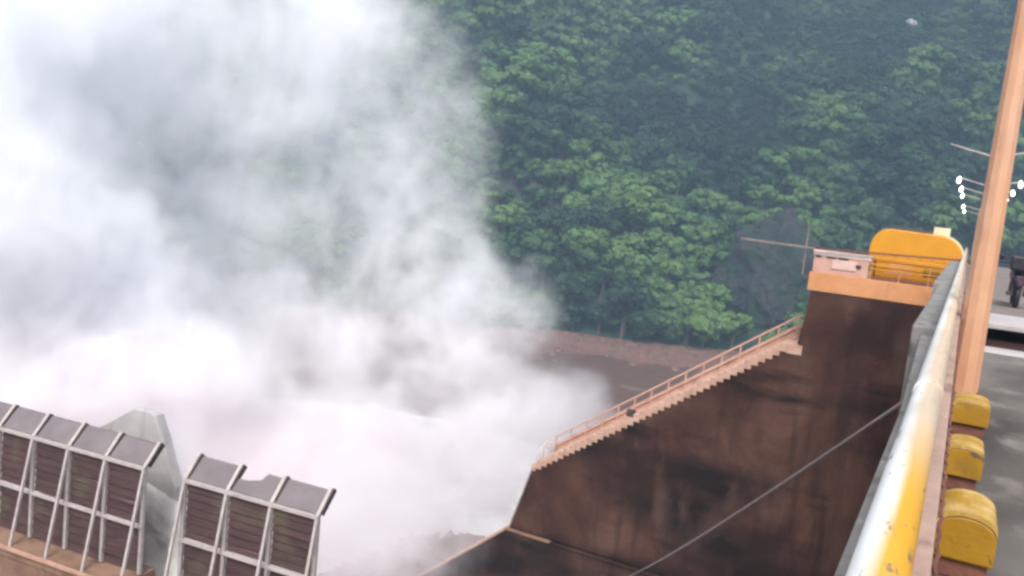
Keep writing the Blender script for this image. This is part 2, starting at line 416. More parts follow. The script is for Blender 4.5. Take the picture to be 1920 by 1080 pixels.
# yellow blocks beside the parapet
def block(y0, w0, w1, h, dep, label, dome):
    t = empty('guard_block', ((w0+w1)/2, y0+dep/2, 0), label, 'concrete block', 'yellow blocks at the foot of the parapet')
    MB().box((w0+.02, y0+.03, 0), (w1-.02, y0+dep, .10)).build('base', M['rust'], t, bevel=.01)
    prof = []
    n = 14
    for i in range(n+1):
        a = pi*i/n
        prof.append(((w0+w1)/2 - cos(a)*(w1-w0)/2, y0, h-dome + sin(a)**.75*dome))
    poly = [(w1, y0, .10)] + list(reversed(prof)) + [(w0, y0, .10)]
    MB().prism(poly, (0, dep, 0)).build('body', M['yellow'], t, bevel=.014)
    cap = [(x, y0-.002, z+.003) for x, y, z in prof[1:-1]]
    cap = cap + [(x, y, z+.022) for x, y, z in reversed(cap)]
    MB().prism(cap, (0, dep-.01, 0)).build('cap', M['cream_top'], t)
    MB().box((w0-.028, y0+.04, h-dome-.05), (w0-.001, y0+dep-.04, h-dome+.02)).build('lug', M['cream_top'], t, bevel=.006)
    return t
block(4.42, .055, .315, .315, .42, 'nearest and largest yellow block with a domed cream top', .10)
block(6.0, .065, .28, .28, .36, 'middle yellow block, flat cream top, between the nearest block and the pole', .05)
block(7.75, .075, .35, .27, .42, 'yellow block with dull top at the very foot of the salmon pole', .06)
# small debris
for i, (x, y, s) in enumerate([(.20,6.05,.05),(.30,6.2,.035),(.15,7.4,.04)]):
    pass

# ------------------------------------------------------------------ lamp posts
def lamp_post(y, x, label, lit=True, near=False, up=0.0):
    t = empty('lamp_post', (x, y, 0), label, 'lamp post', 'double arm lamp posts in a row along the parapet')
    r0, r1 = (.138, .082)
    n = 10
    MB().tube([(x, y, .02), (x, y, 4.35+up)], [r0, r1], n).build('pole', M['pole'], t, smooth=False)
    MB().tube([(x, y, .0), (x, y, .05)], [.21, .20], 12).build('base_plate', M['rust'], t)
    for k in range(4):
        a = pi/4 + k*pi/2
        MB().tube([(x+.18*cos(a), y+.18*sin(a), .05), (x+.18*cos(a), y+.18*sin(a), .085)], .014, 6).build('bolt', M['rust'], t)
    for s in (-1, 1):
        MB().tube([(x+s*.06, y, 3.85+up), (x+s*.6, y, 3.98+up), (x+s*1.14, y, 4.12+up)], [.028,.024,.020], 8).build('arm', M['steel_pale'], t, smooth=True)
        if lit:
            h = MB()
            for q in range(1):
                h.tube([(x+s*1.14, y, 4.16+up), (x+s*1.16, y, 4.10+up), (x+s*1.17, y, 3.98+up), (x+s*1.17, y, 3.88+up)], [.03,.06,.085,.05], 10)
            h.build('lamp_head', M['lamp'], t, smooth=True)
    return t
lamp_post(9.68, .165, 'nearest tall salmon painted pole standing behind the yellow blocks', up=.45)
lamp_post(27, .30, 'pole with bare raised arms and no lamp heads, next after the salmon pole', lit=False)
lamp_post(42, .40, 'third pole, its pair of white lamp heads the largest of the lit ones')
lamp_post(50, .42, 'fourth pole with two lit heads, second largest of the lit pairs')
lamp_post(58, .42, 'fifth pole in the row, lit pair just below the second largest pair')
# beyond the crest the row goes on over the abutment
for y, z in ((69, -.3), (82, -.3)):
    t = lamp_post(y, .45, 'far small lit double arm lamp beyond the end of the crest' if y == 69 else 'farthest and smallest lit double arm lamp of the row')
    t.location.z = z

# ------------------------------------------------------------------ motorcycle
mc = empty('motorcycle', (1.36, 24.6, 0), 'dark motorcycle with a raised black seat parked on the road beyond the slots', 'motorcycle')
def ring(cx, cy, cz, rr, r, n=28, ax='x', wd=1.0):
    m_ = MB(); vs = []; fs = []; k = 8
    for i in range(n):
        a = 2*pi*i/n
        for j in range(k):
            b = 2*pi*j/k
            q = rr + r*cos(b)
            vs.append((cx + r*wd*sin(b), cy + q*cos(a), cz + q*sin(a)))
    for i in range(n):
        for j in range(k):
            fs.append((i*k+j, i*k+(j+1) % k, ((i+1) % n)*k+(j+1) % k, ((i+1) % n)*k+j))
    return m_.add(vs, fs)
X, Y = 1.22, 24.3
for yy in (24.3, 25.65):
    wh = ring(X, yy, .31, .25, .065).build('wheel', M['black'], mc, smooth=True)
    rim = ring(X, yy, .31, .18, .018).build('rim', M['wire'], wh, smooth=True)
    sp = MB()
    for k in range(6):
        a = k*pi/3
        sp.tube([(X, yy, .31), (X, yy+.18*cos(a), .31+.18*sin(a))], .008, 5)
    sp.build('spoke', M['wire'], wh)
MB().tube([(X, 24.25, .60), (X, 24.6, .66), (X, 25.0, .78), (X, 25.3, .80), (X, 25.5, .70)], [.10,.17,.20,.19,.10], 12).build('fuel_tank', M['navy'], mc, smooth=True)
MB().tube([(X, 24.05, .90), (X, 24.3, .88), (X, 24.8, .86), (X, 25.0, .88)], [.10,.16,.15,.08], 12).build('seat', M['black'], mc, smooth=True)
MB().box((X-.26, 23.85, .92), (X+.26, 24.3, 1.28)).build('top_box', M['black'], mc, bevel=.05)
MB().tube([(X, 23.93, .55), (X, 24.2, .70), (X, 24.55, .66)], [.06,.11,.08], 8).build('rear_mudguard', M['purple'], mc, smooth=True)
MB().box((X-.17, 24.7, .30), (X+.17, 25.1, .62)).build('engine', M['slot'], mc, bevel=.04)
for s in (-1, 1):
    MB().tube([(X+s*.09, 25.65, .31), (X+s*.09, 25.45, .75), (X+s*.07, 25.35, 1.0)], .025, 8).build('fork', M['wire'], mc)
    MB().tube([(X+s*.2, 24.0, .36), (X+s*.19, 24.5, .33), (X+s*.15, 25.0, .34)], [.055,.05,.03], 8).build('exhaust', M['slot'], mc, smooth=True)
    MB().tube([(X+s*.42, 25.15, 1.13), (X+s*.42, 25.16, 1.22), (X+s*.42, 25.17, 1.28)], [.02,.075,.03], 8).build('mirror', M['black'], mc, smooth=True)
    MB().tube([(X+s*.1, 24.35, .31), (X+s*.12, 24.6, .60)], .02, 6).build('shock_absorber', M['wire'], mc)
MB().tube([(X-.42, 25.12, 1.08), (X-.2, 25.3, 1.08), (X, 25.35, 1.02), (X+.2, 25.3, 1.08), (X+.42, 25.12, 1.08)], .018, 8).build('handlebar', M['black'], mc, smooth=True)
MB().tube([(X, 25.42, .95), (X, 25.58, .95)], [.11,.09], 12).build('headlight', M['wire'], mc, smooth=True)
MB().box((X-.09, 23.82, .70), (X+.09, 23.87, .80)).build('tail_light', M['purple'], mc, bevel=.01)

# ------------------------------------------------------------------ far pier with its platform
PY = 35.0
pier = empty('gate_pier', (-2.8, 37, -1), 'dark stained concrete pier with an orange painted top slab at the head of the stairs', 'pier')
MB().prism([(-5.14,PY+.25,-1.12),(-.12,PY+.25,-1.12),(-.12,PY+.25,-36),(-8.0,PY+.25,-36),(-5.6,PY+.25,-5.0)], (0,5.0,0)).build('shaft', M['pier_side'], pier)
MB().box((-5.30, PY, -1.10), (-.12, PY+5.4, -.38)).build('top_slab', M['salmon'], pier, bevel=.02)
MB().box((-5.22, PY+.06, -.378), (-3.20, PY+.26, .30)).build('parapet_panel', M['pink'], pier, bevel=.02)
MB().box((-5.26, PY+.04, .302), (-3.12, PY+.40, .50)).build('coping', M['rosy'], pier, bevel=.015)
MB().box((-4.52, PY+.02, -.16), (-3.62, PY+.058, .20)).build('plaque', M['plaque'], pier, bevel=.01)
MB().box((-3.66, PY+.01, -.02), (-3.46, PY+.056, .09)).build('drain_hole', M['slot'], pier)
for a, b in ((-4.75,-4.40), (-4.32,-3.95), (-5.14,-4.95)):
    MB().box((a, PY+.02, .235), (b, PY+.057, .296)).build('opening', M['slot'], pier)
for z in (.05, .22, .42):
    MB().bar((-3.16, PY+.03, z), (-.14, PY+.03, z), .04, .045).build('side_rail', M['yellow_machine'], pier)
for x in (-3.1, -2.1, -1.1, -.2):
    MB().bar((x, PY+.07, -.376), (x, PY+.07, .47), .04, .04).build('side_rail_post', M['salmon'], pier)
MB().box((-3.15, PY+.10, -.377), (-.3, PY+.16, -.26)).build('kerb', M['rust'], pier)

# yellow hoist machine on the platform
hm = empty('hoist_housing', (-1.6, PY+1.6, -.38), 'big orange yellow hoist housing with rounded shoulders on the pier platform', 'hoist machine')
prof = []
xl, xr, zb, zt = -3.32, -.10, .50, 1.60
rx, rz = .62, .78
for i in range(9):
    a = pi - (pi/2)*i/8
    prof.append((xl+rx+rx*cos(a), PY+.6, zt-rz+rz*sin(a)))
rx2 = .85
for i in range(9):
    a = pi/2 - (pi/2)*i/8
    prof.append((xr-rx2+rx2*cos(a), PY+.6, zt-.06-rz*1.1+rz*1.1*sin(a)))
poly = prof + [(xr, PY+.6, zb), (xl, PY+.6, zb)]
MB().prism(poly, (0, 2.2, 0)).build('cover', M['yellow_machine'], hm, bevel=.03)
MB().box((-3.18, PY+.55, -.376), (-.35, PY+2.75, .497)).build('body', M['yellow_machine'], hm, bevel=.02)
ec = [(x+.006, PY+.68, z) for x, y, z in prof[10:]] + [(xr+.006, PY+.68, zb)]
ec = ec + [(x+.035, y, z+.03) for x, y, z in reversed(ec)]
MB().prism(ec, (0, 2.0, 0)).build('end_plate', M['cream'], hm)
MB().box((-1.22, PY+.95, 1.54), (-.66, PY+1.5, 1.84)).build('vent_box', M['cream'], hm, bevel=.02)
MB().bar((-2.7, PY+.7, 1.622), (-1.25, PY+.7, 1.622), .05, .05).build('lifting_bar', M['rust'], hm)
for z in (-.20, .12, .36):
    MB().bar((-3.12, PY+.53, z), (-.4, PY+.53, z), .03, .03).build('rib', M['yellow_machine'], hm)

for x in (-2.75, -2.1, -1.45, -.8):
    MB().box((x-.02, PY+.586, .52), (x+.02, PY+.598, 1.48 if x < -.9 else 1.30)).build('cover_rib', M['yellow_machine'], hm)
for i in range(8):
    for z in (.58,):
        MB().tube([(-3.2+i*.42, PY+.575, z), (-3.2+i*.42, PY+.602, z)], .022, 6).build('bolt', M['rust'], hm)
MB().box((-2.55, PY+.536, -.12), (-1.7, PY+.548, .30)).build('hatch', M['salmon'], hm)
MB().box((-1.35, PY+.536, -.05), (-.75, PY+.548, .25)).build('louvre', M['slot'], hm)
MB().tube([(-3.0, PY+.3, -.37), (-3.02, PY+.35, .3), (-3.1, PY+.7, .52)], .03, 6).build('cable_duct', M['slot'], hm)
# long thin jib rail passing in front of it
jb = empty('steel_jib', (-4.2, PY-.12, .55), 'thin dark steel rail reaching left from the pier top past the orange housing', 'steel rail')
MB().bar((-8.1, PY-.12, .60), (-5.2, PY-.12, .55), .06, .07).build('outer_rail', M['wire'], jb)
MB().bar((-5.2, PY-.12, .55), (-.05, PY-.12, .74), .06, .07).build('inner_rail', M['rust'], jb)
MB().tube([(-5.55, PY-.06, -.5), (-5.55, PY-.06, 1.3)], .028, 6).build('upright', M['wire'], jb)
MB().bar((-5.55, PY-.06, -.5), (-5.28, PY+.1, -.7), .04, .04).build('foot_bracket', M['rust'], jb)

# ------------------------------------------------------------------ training wall with stair
tw = empty('training_wall', (-11, 36, -14), 'tall dark stained concrete wall below the stairs, running down from the pier', 'wall')
WF = [(-5.62,-3.42),(-16.35,-11.02),(-17.15,-14.25),(-4.9,-14.25),(-4.9,-3.42)]
NST = 40
x0, z0, x1, z1 = -5.75, -3.35, -16.1, -10.95
sl = (z1-z0)/(x1-x0)
MB().prism([(-5.3,PY,-3.40+.0),(x0,PY,z0-.22),(x1-.15,PY,z1-.26),(-17.13,PY,-14.24),(-.13,PY,-14.24),(-.13,PY,-1.13),(-5.15,PY,-1.13)], (0,.24,0)).build('upper_face', M['dark_wall'], tw)
MB().prism([(x0,PY+.241,z0-.22),(x1-.15,PY+.241,z1-.26),(-17.13,PY+.241,-14.24),(x0,PY+.241,-14.24)], (0,1.9,0)).build('core', M['dark_wall'], tw)
MB().prism([(-17.2,PY-.22,-14.36),(-21.6,PY-.22,-18.15),(-30.0,PY-.22,-25.2),(-30.0,PY-.22,-38),(-.13,PY-.22,-38),(-.13,PY-.22,-14.36)], (0,2.6,0)).build('lower_face', M['dark_wall'], tw)
MB().bar((-17.25,PY-.16,-14.30), (-14.9,PY-.16,-14.30), .24, .06).build('ledge', M['base'], tw)
MB().bar((-14.88,PY-.16,-14.31), (-.2,PY-.16,-14.31), .26, .05).build('ledge', M['dark_wall'], tw)
MB().bar((-17.2,PY+.9,-14.29), (-30.0,PY+.9,-25.13), 2.3, .07, (0,0,1)).build('sloping_coping', M['stair'], tw)
MB().bar((-16.24,PY-.01,-11.05), (-17.12,PY-.01,-14.2), .06, .14, (0,1,0)).build('edge_trim', M['concrete'], tw)
st = empty('stairs', (-11, 36, -7), 'long flight of salmon concrete steps along the top of the dark wall', 'stairs')
stp = None
dx = (x1-x0)/NST; dz = (z1-z0)/NST
for i in range(NST):
    if stp is None:
        stp = MB().box((x0+dx, PY-.05, z0-.34), (x0+.02, PY+2.1, z0)).build('step', M['stair'], st, bevel=.012)
    else:
        o = stp.copy(); C.objects.link(o); o.parent = st
        o.location = (dx*i, R.uniform(-.012,.012), dz*i + R.uniform(-.01,.01))
MB().box((-5.72, PY-.04, -3.72), (-5.16, PY+2.1, -3.34)).build('landing', M['stair'], st, bevel=.01)
MB().box((x1-.22, PY-.03, z1-.30), (x1-.002, PY+2.1, z1-.02)).build('landing', M['stair'], st, bevel=.01)
# handrails: far side full length, near side low kerb rail
def rail_line(name, y, hh, xs_, label, mat_, col_r):
    t = empty(name, (-11, y, -7), label, 'handrail', 'railings of the wall stairs')
    def zz(x): return z0 + (x-x0)*sl
    MB().tube([(-5.25, y, zz(-5.6)+hh), (x0, y, zz(x0)+hh), (x1, y, zz(x1)+hh)], col_r, 8).build('top_rail', mat_, t)
    MB().tube([(-5.25, y, zz(-5.6)+hh*.5), (x0, y, zz(x0)+hh*.5), (x1, y, zz(x1)+hh*.5)], col_r*.8, 8).build('mid_rail', mat_, t)
    n = xs_
    for k in range(n+1):
        x = x0 + (x1-x0)*k/n
        MB().tube([(x, y, zz(x)-.05), (x, y, zz(x)+hh)], col_r*.85, 6).build('post', mat_, t)
    return t
rail_line('stair_rail', PY+2.0, .95, 14, 'pale salmon pipe railing on the far side of the long stairs', M['pink'], .042)
def zz_(x): return z0 + (x-x0)*sl
MB().prism([(-5.25,PY+2.06,-4.0),(-5.25,PY+2.06,zz_(-5.6)+.62),(x0,PY+2.06,zz_(x0)+.60),(x1,PY+2.06,zz_(x1)+.60),(x1,PY+2.06,zz_(x1)-.4),(x0,PY+2.06,zz_(x0)-.4)], (0,.12,0)).build('side_wall', M['stair'], st, bevel=.015)
# landing gate frame at the foot
lg = empty('rail_loop', (-16.4, 36, -10.9), 'bent pale pipe loops at the bottom end of the stairs', 'railing')
for k in range(3):
    xx = -16.15 - .12*k
    MB().tube([(xx, PY+.2+.6*k, -11.0), (xx-.05, PY+.2+.6*k, -10.4), (xx+.15, PY+.35+.6*k, -10.05), (xx+.35, PY+.6+.6*k, -10.15), (xx+.3, PY+.7+.6*k, -10.9)], .03, 6).build('loop', M['rosy'], lg, smooth=True)
for x, dxx in ((-12.12, .2), (-12.42, .12)):
    pass
tag(MB().box((-12.05, PY-.02, -7.72), (-11.7, PY+.26, -7.40)).build('dark_bucket', M['slot'], bevel=.03), 'small dark box standing on the outer edge halfway down the steps', 'box')

# taut cable in front of the wall
cb = []
pA, pB = Vector((-.32, 8.9, -.02)), Vector((-11.72, 34.7, -15.25))
for i in range(25):
    t_ = i/24
    p = pA.lerp(pB, t_); p.z -= .22*4*t_*(1-t_)
    cb.append(p)
tag(MB().tube(cb, .019, 6).build('steel_cable', M['wire'], smooth=True), 'thin taut steel cable slanting down across the dark wall', 'cable')

# ------------------------------------------------------------------ panel barrier beside the chute
G = Vector((-.99401, -.10929, 0)); Nn = Vector((-.10929, .99401, 0))
B0 = Vector((-20.364, 16.817, 0))
def gp(s, n, z): return tuple(B0 - G*s + Nn*n + Vector((0,0,z)))     # s grows towards the right end
BAY = 1.522
def barrier(s0, nb, label, zbot, strut_foot, torn=None):
    t = empty('panel_barrier', gp(s0+nb*BAY/2, 0, -10.8), label, 'panel wall', 'boarded barriers along the chute')
    ztop, zmid, tz, tn = -7.70, -9.50, .60, .50
    e = .035
    # boards
    for b in range(nb):
        a = s0+b*BAY+.06; c = s0+(b+1)*BAY-.06
        for za, zc, nn_ in ((zmid+.06, ztop-.06, 7), (zbot, zmid-.06, 7 if zbot < -11 else 5)):
            h = (zc-za)/nn_
            for k in range(nn_):
                q = R.uniform(-.012, .012)
                MB().prism([gp(a, .03+q, za+k*h+.008), gp(c, .03+q, za+k*h+.008), gp(c, .045+q+.02, za+(k+1)*h-.008), gp(a, .045+q+.02, za+(k+1)*h-.008)], Nn*.04).build('plank', M['plank'], t)
        if torn == b:
            poly = [gp(a, .03, ztop+.05), gp(c, .03, ztop+.05), gp(c, .03+tn*.96, ztop+tz*.96), gp(a+.92, .03+tn*.98, ztop+tz*.98), gp(a+.80, .03+tn*.66, ztop+tz*.70), gp(a+.4, .03+tn*.58, ztop+tz*.55), gp(a, .03+tn*.55, ztop+tz*.53)]
        else:
            j = R.uniform(-.03, .0)
            poly = [gp(a, .03, ztop+.05), gp(c, .03, ztop+.05), gp(c, .03+tn, ztop+tz+j), gp(a, .03+tn, ztop+tz)]
        MB().prism(poly, tuple(Vector((0,0,.025))+Nn*-.02)).build('sheet', M['sheet'], t)
    # beams
    for z, th in ((ztop, .09), (zmid, .085)):
        MB().bar(gp(s0-.04, -.02, z), gp(s0+nb*BAY+.04, -.02, z), .12, th).build('beam', M['steel_pale'], t)
    MB().bar(gp(s0, .05+tn, ztop+tz), gp(s0+nb*BAY, .05+tn, ztop+tz), .04, .04).build('top_edge', M['sheet'], t) if torn is None else None
    # posts, rakers, knees
    for k in range(nb+1):
        s = s0+k*BAY
        MB().bar(gp(s, .0, zbot), gp(s, .0, ztop-.045), .11, .10, tuple(Nn)).build('post', M['steel_pale'], t)
        MB().bar(gp(s, -.05, ztop-.05), gp(s, strut_foot, zbot-.05), .085, .07, tuple(Nn)).build('raker', M['steel_pale'], t)
        MB().bar(gp(s, 0, ztop+.03), gp(s+.03, tn+.02, ztop+tz+.07), .10, .12, tuple(Nn)).build('knee', M['steel_pale'], t)
        MB().bar(gp(s+.09, .05, ztop+.08), gp(s+.12, tn+.05, ztop+tz+.05), .05, .16, tuple(Nn)).build('gusset', M['slot'], t)
    return t
barrier(-7.61-BAY, 6, 'longer boarded barrier with grey leaning sheets on top, standing on a brown footing', -10.98, -.70)
barrier(1.53, 3, 'shorter boarded barrier of three bays with a torn top sheet in the middle', -12.6, -1.0, torn=1)
pb = MB().prism([gp(-12, -.85, -11.02), gp(.05, -.85, -11.02), gp(.05, .6, -11.02), gp(-12, .6, -11.02)], (0,0,-.30))
ft = empty('barrier_footing', gp(-5, 0, -11.3), 'brown concrete footing with a pale kerb under the longer boarded barrier', 'footing')
pb.build('slab', M['base'], ft, bevel=.01)
MB().bar(gp(-12, -.90, -11.0), gp(.05, -.90, -11.0), .08, .10).build('kerb', M['stair'], ft)
MB().prism([gp(-12, -.80, -11.33), gp(.04, -.80, -11.33), gp(.04, -.80, -37), gp(-12, -.80, -37)], tuple(Nn*1.3)).build('footing_wall', M['base'], ft)
MB().prism([gp(.06, -.5, -12.62), gp(8.4, -.5, -12.62), gp(8.4, -.5, -37), gp(.06, -.5, -37)], tuple(Nn*1.2)).build('footing_wall', M['base'], ft)
# clump of weeds on the footing face
wd = MB()
for k in range(70):
    p = Vector(gp(-6.0+R.gauss(0,.35), -.98+R.uniform(-.15,.1), -11.75+R.uniform(-.25,.2)))
    d = Vector((R.uniform(-1,1), R.uniform(-1,.3), R.uniform(.2,1.2))).normalized()*R.uniform(.15,.35)
    sd_ = d.cross(Vector((R.random(), R.random(), R.random()))).normalized()*.035
    wd.add([p-sd_, p+sd_, p+d*.6+sd_*.8, p+d], [(0,1,2,3)])
tag(wd.build('weed_clump', M['leaf']), 'small green weeds growing on the brown footing under the barrier', 'weeds')

# pale divider pier seen through the gap
dp = empty('divider_pier', gp(-1.7, 2.6, -12), 'pale grey tapering concrete pier standing in the gap behind the two barriers', 'pier')
pp = [(s_-.3, z_-.30) for s_, z_ in [(-6.9,-8.75),(-5.2,-7.98),(-4.2,-7.60),(-3.1,-6.90),(-2.75,-6.68),(-2.1,-6.66),(-1.83,-6.75),(-1.45,-7.5),(-1.12,-8.3),(-.78,-9.0),(-.60,-10.5),(-.55,-13.2),(-6.9,-13.2)]]
MB().prism([gp(s, 2.5, z) for s, z in pp], tuple(Nn*.4)).build('body', M['pale_concrete'], dp, bevel=.03)
MB().prism([gp(-7.2, 2.3, -13.54), gp(-.3, 2.3, -13.54), gp(-.3, 2.3, -37), gp(-7.2, 2.3, -37)], tuple(Nn*1.6)).build('foundation', M['pale_concrete'], dp)
MB().prism([gp(.04, .35, -12.2), gp(1.5, .35, -12.2), gp(1.5, 2.3, -12.35), gp(.04, 2.3, -12.35)], (0,0,-.3)).build('apron', M['base'], dp)

# ------------------------------------------------------------------ white water
def chute_z(x, y):
    if x > -18: b = -19.2
    else: b = -19.2 + (x+18)*.52
    b = max(b, -34.4)
    a = 1.0 if x < -20 else .5
    return b + a*1.1*noise.fractal(Vector((x*.22, y*.22, 3)), .9, 2, 5) + .35*noise.fractal(Vector((x*1.1, y*1.1, 9)), .8, 2, 3)
grid('white_water', rng(-90, -2, .5), rng(19.5, 34.2, .5), chute_z, M['foam'], 'structure')
def pool_z(x, y):
    d = math.hypot((x+62)/44, (y-74)/40)
    m_ = max(0, 1-d)
    return -35.6 + min(1, m_*3)*.9 + m_*9*(.6+.7*noise.fractal(Vector((x*.06, y*.06, 1)), .9, 2, 5)) + 1.0*min(1, m_*3)*noise.fractal(Vector((x*.3, y*.3, 4)), .8, 2, 4)
grid('white_water', rng(-110, -16, .8), rng(34.5, 116, .8), pool_z, M['foam'], 'structure')

# water sheeting down through the gap between the two barriers
wv_ = []; wf_ = []
for j in range(33):
    for i in range(33):
        s_ = -2.6 + 4.3*i/32; z_ = -9.75 - 3.6*j/32 + .9*abs(s_+.3)*(1-j/32)*.3
        n_ = 2.3 - .9*j/32 + .16*noise.fractal(Vector((s_*1.6, z_*.5, 2)), .8, 2, 5)
        wv_.append(gp(s_, n_, z_))
for j in range(32):
    for i in range(32): wf_.append((j*33+i, j*33+i+1, (j+1)*33+i+1, (j+1)*33+i))
me_ = bpy.data.meshes.new('white_water'); me_.from_pydata(wv_, [], wf_); me_.materials.append(M['foam'])
for p in me_.polygons: p.use_smooth = True
o_ = bpy.data.objects.new('white_water', me_); C.objects.link(o_); o_['kind'] = 'structure'
# ------------------------------------------------------------------ rocks
def rock(name, c, r, seed, m, label, cat, group=None, amp=.45, sub=4, fr=.9):
    bm = bmesh.new()
    bmesh.ops.create_icosphere(bm, subdivisions=sub, radius=1)
    for v in bm.verts:
        n_ = v.co.normalized()
        d = 1 + amp*noise.fractal(n_*1.3*fr + Vector((seed, 0, 0)), .7, 2.2, 6) + .18*abs(noise.noise(n_*4+Vector((0,seed,0))))
        v.co = Vector((n_.x*r[0], n_.y*r[1], n_.z*r[2]))*d
    me = bpy.data.meshes.new(name); bm.to_mesh(me); bm.free()
    me.materials.append(m)
    o = bpy.data.objects.new(name, me); C.objects.link(o); o.location = c
    return tag(o, label, cat, group)
for (c, r_, sd_, lb) in [((-24.6,43.4,-21.3),(1.9,1.6,1.1),3.9,'highest wet brown boulder in the mist beyond the wall end'),
    ((-26.9,43.2,-22.0),(2.1,1.5,1.2),6.1,'jagged wet boulder just below the highest one in the mist'),
    ((-29.4,43.6,-24.3),(2.4,1.6,1.1),8.1,'long low boulder with foam around it near the foot of the sloping coping'),
    ((-32.6,44.0,-26.0),(2.2,1.5,.9),1.7,'lowest boulder, almost lost in the foam')]:
    rock('boulder', c, r_, sd_, M['bank'], lb, 'boulder', 'boulders in the foam', amp=.95, sub=4, fr=1.6)
ck = rock('rock_face', (-45, 238, -16), (13,8,17), 5.5, M['rock'], 'dark slate grey rock face showing among the trees behind the stair top', 'rock', amp=.24, sub=5, fr=1.2)
rock('boulder', (-34.0, 388, terrain_z(-34.0,388)+4.5), (2.4,2.0,2.0), 2.2, M['pale_rock'], 'pale boulder high on the wooded hillside', 'boulder', sub=3)

# stones and driftwood along the waterline, too many to count
sm_ = MB()
for k in range(1500):
    x = R.uniform(-135, -10); t_ = abs(R.gauss(0, 16)) + 1
    y = base_line(x) - t_
    z = bank_z(x, y)
    if y < 136 or z < -35.6: continue
    q = R.uniform(.15,.55)*(1.8 if R.random() < .06 else 1)
    a = R.uniform(0, pi)
    u = Vector((cos(a), sin(a), 0))*q*R.uniform(.8,1.6); v = Vector((-sin(a), cos(a), 0))*q; h_ = Vector((0,0,q*R.uniform(.5,1)))
    c = Vector((x, y, z-.05))
    sm_.add([c-u, c-v, c+u, c+v, c-u*.5+h_, c+u*.4+v*.3+h_], [(0,1,4),(1,2,5),(1,5,4),(2,3,5),(3,4,5),(3,0,4)])
tag(sm_.build('bank_stones', M['pale_bank']), 'scattered stones along the brown river bank', 'stones', kind='stuff')
# shrubs along the top of the bank
# ------------------------------------------------------------------ trees
def tree_meshes(seed, h, wdt, lobes, leaf):
    r = random.Random(seed)
    mb = MB()
    L_ = []
    for i in range(lobes):
        a = r.uniform(0, 2*pi); q = r.random()**.6*wdt*.62
        L_.append((Vector((q*cos(a), q*sin(a), h*.62 + r.uniform(-.22,.28)*h*(1-.5*q/wdt))), r.uniform(.20,.42)*wdt))
    for c, rr in L_:
        for k in range(64):
            d = Vector((r.gauss(0,1), r.gauss(0,1), r.gauss(0,1)+.25)).normalized()
            p = c + Vector((d.x, d.y, d.z*.8))*rr*r.uniform(.75,1.12)
            nrm = (d + Vector((r.uniform(-.7,.7), r.uniform(-.7,.7), r.uniform(-.2,.9)))).normalized()
            u = nrm.cross(Vector((r.random()-.5, r.random()-.5, r.random()))).normalized(); v = nrm.cross(u)
            s1 = leaf*r.uniform(.6,1.3); s2 = s1*r.uniform(.6,1.0)
            mb.add([p-u*s1, p-v*s2*.9, p+u*s1*.9+nrm*s1*.2, p+v*s2], [(0,1,2,3)])
        # inner mass that closes the lobe
        bm = bmesh.new(); bmesh.ops.create_icosphere(bm, subdivisions=2, radius=rr*.80)
        for vv in bm.verts:
            vv.co *= 1+.35*noise.noise(vv.co*1.7/rr+c)
        mb.add([Vector((vv.co.x, vv.co.y, vv.co.z*.8))+c for vv in bm.verts], [tuple(x.index for x in f.verts) for f in bm.faces])
        bm.free()
    me = bpy.data.meshes.new('crown'); me.from_pydata(mb.v, [], mb.f); me.materials.append(M['leaf'])
    tb = MB().tube([(0,0,-1.5),(.1,0,h*.3),(-.1,.1,h*.6)], [h*.035,h*.026,h*.015], 7)
    for i in range(4):
        c, rr = L_[i]
        tb.tube([(0,0,h*.34+i*.3), tuple(c*.6+Vector((0,0,h*.2))), tuple(c)], [h*.014,h*.010,h*.005], 5)
    mt = bpy.data.meshes.new('trunk'); mt.from_pydata(tb.v, [], tb.f); mt.materials.append(M['trunk'])
    return me, mt
KINDS = [tree_meshes(1, 7.5, 4.6, 11, .40), tree_meshes(2, 9.5, 3.9, 13, .42), tree_meshes(3, 6.0, 4.6, 10, .36), tree_meshes(4, 12, 5.4, 15, .46)]
LAB = ['low rounded mid green tree with a bushy crown on the hillside',
       'taller green tree with a clumpy upright crown on the hillside',
       'small spreading bright green tree on the hillside',
       'large tree with a broad lumpy green crown on the hillside']
pos = []
gx = -330
tr = random.Random(21)
for j in range(0, 90):
    for i in range(0, 110):
        x = -330 + i*5.2 + tr.uniform(-2.6,2.6); t = 1 + j*5.1 + tr.uniform(-2.5,2.5)
        y = base_line(x) + t
        if y > 560 or x > 170: continue
        az = math.degrees(math.atan2(-x, y))
        if az < -22 or az > 66: continue
        dens = noise.fractal(Vector((x*.022, y*.022, 8)), 1, 2, 3)
        bare = noise.noise(Vector((x*.018+4, y*.018, 2)))
        small = .45 if bare > .30 and t > 70 else 1
        if math.hypot(x+42, y-375) < 42: small = .5
        if ((x+46)/9)**2 + ((y-232)/11)**2 < 1: continue
        z = terrain_z(x, y)
        if small < 1:
            for q in range(4):
                xa, ya = x+tr.uniform(-3,3), y+tr.uniform(-3,3)
                pos.append((math.hypot(xa, ya), xa, ya, terrain_z(xa, ya), small*tr.uniform(.7,1.3), tr.uniform(0, 6.28)))
        pos.append((math.hypot(x, y), x, y, z, small*tr.uniform(.85,1.75)*(1+.3*dens), tr.uniform(0, 6.28)))
vis = [p for p in pos if -1 < math.degrees(math.atan2(-p[1], p[2])) < 30]
vis.sort()
single = set(id(p) for p in vis[:300])
k_ = 0
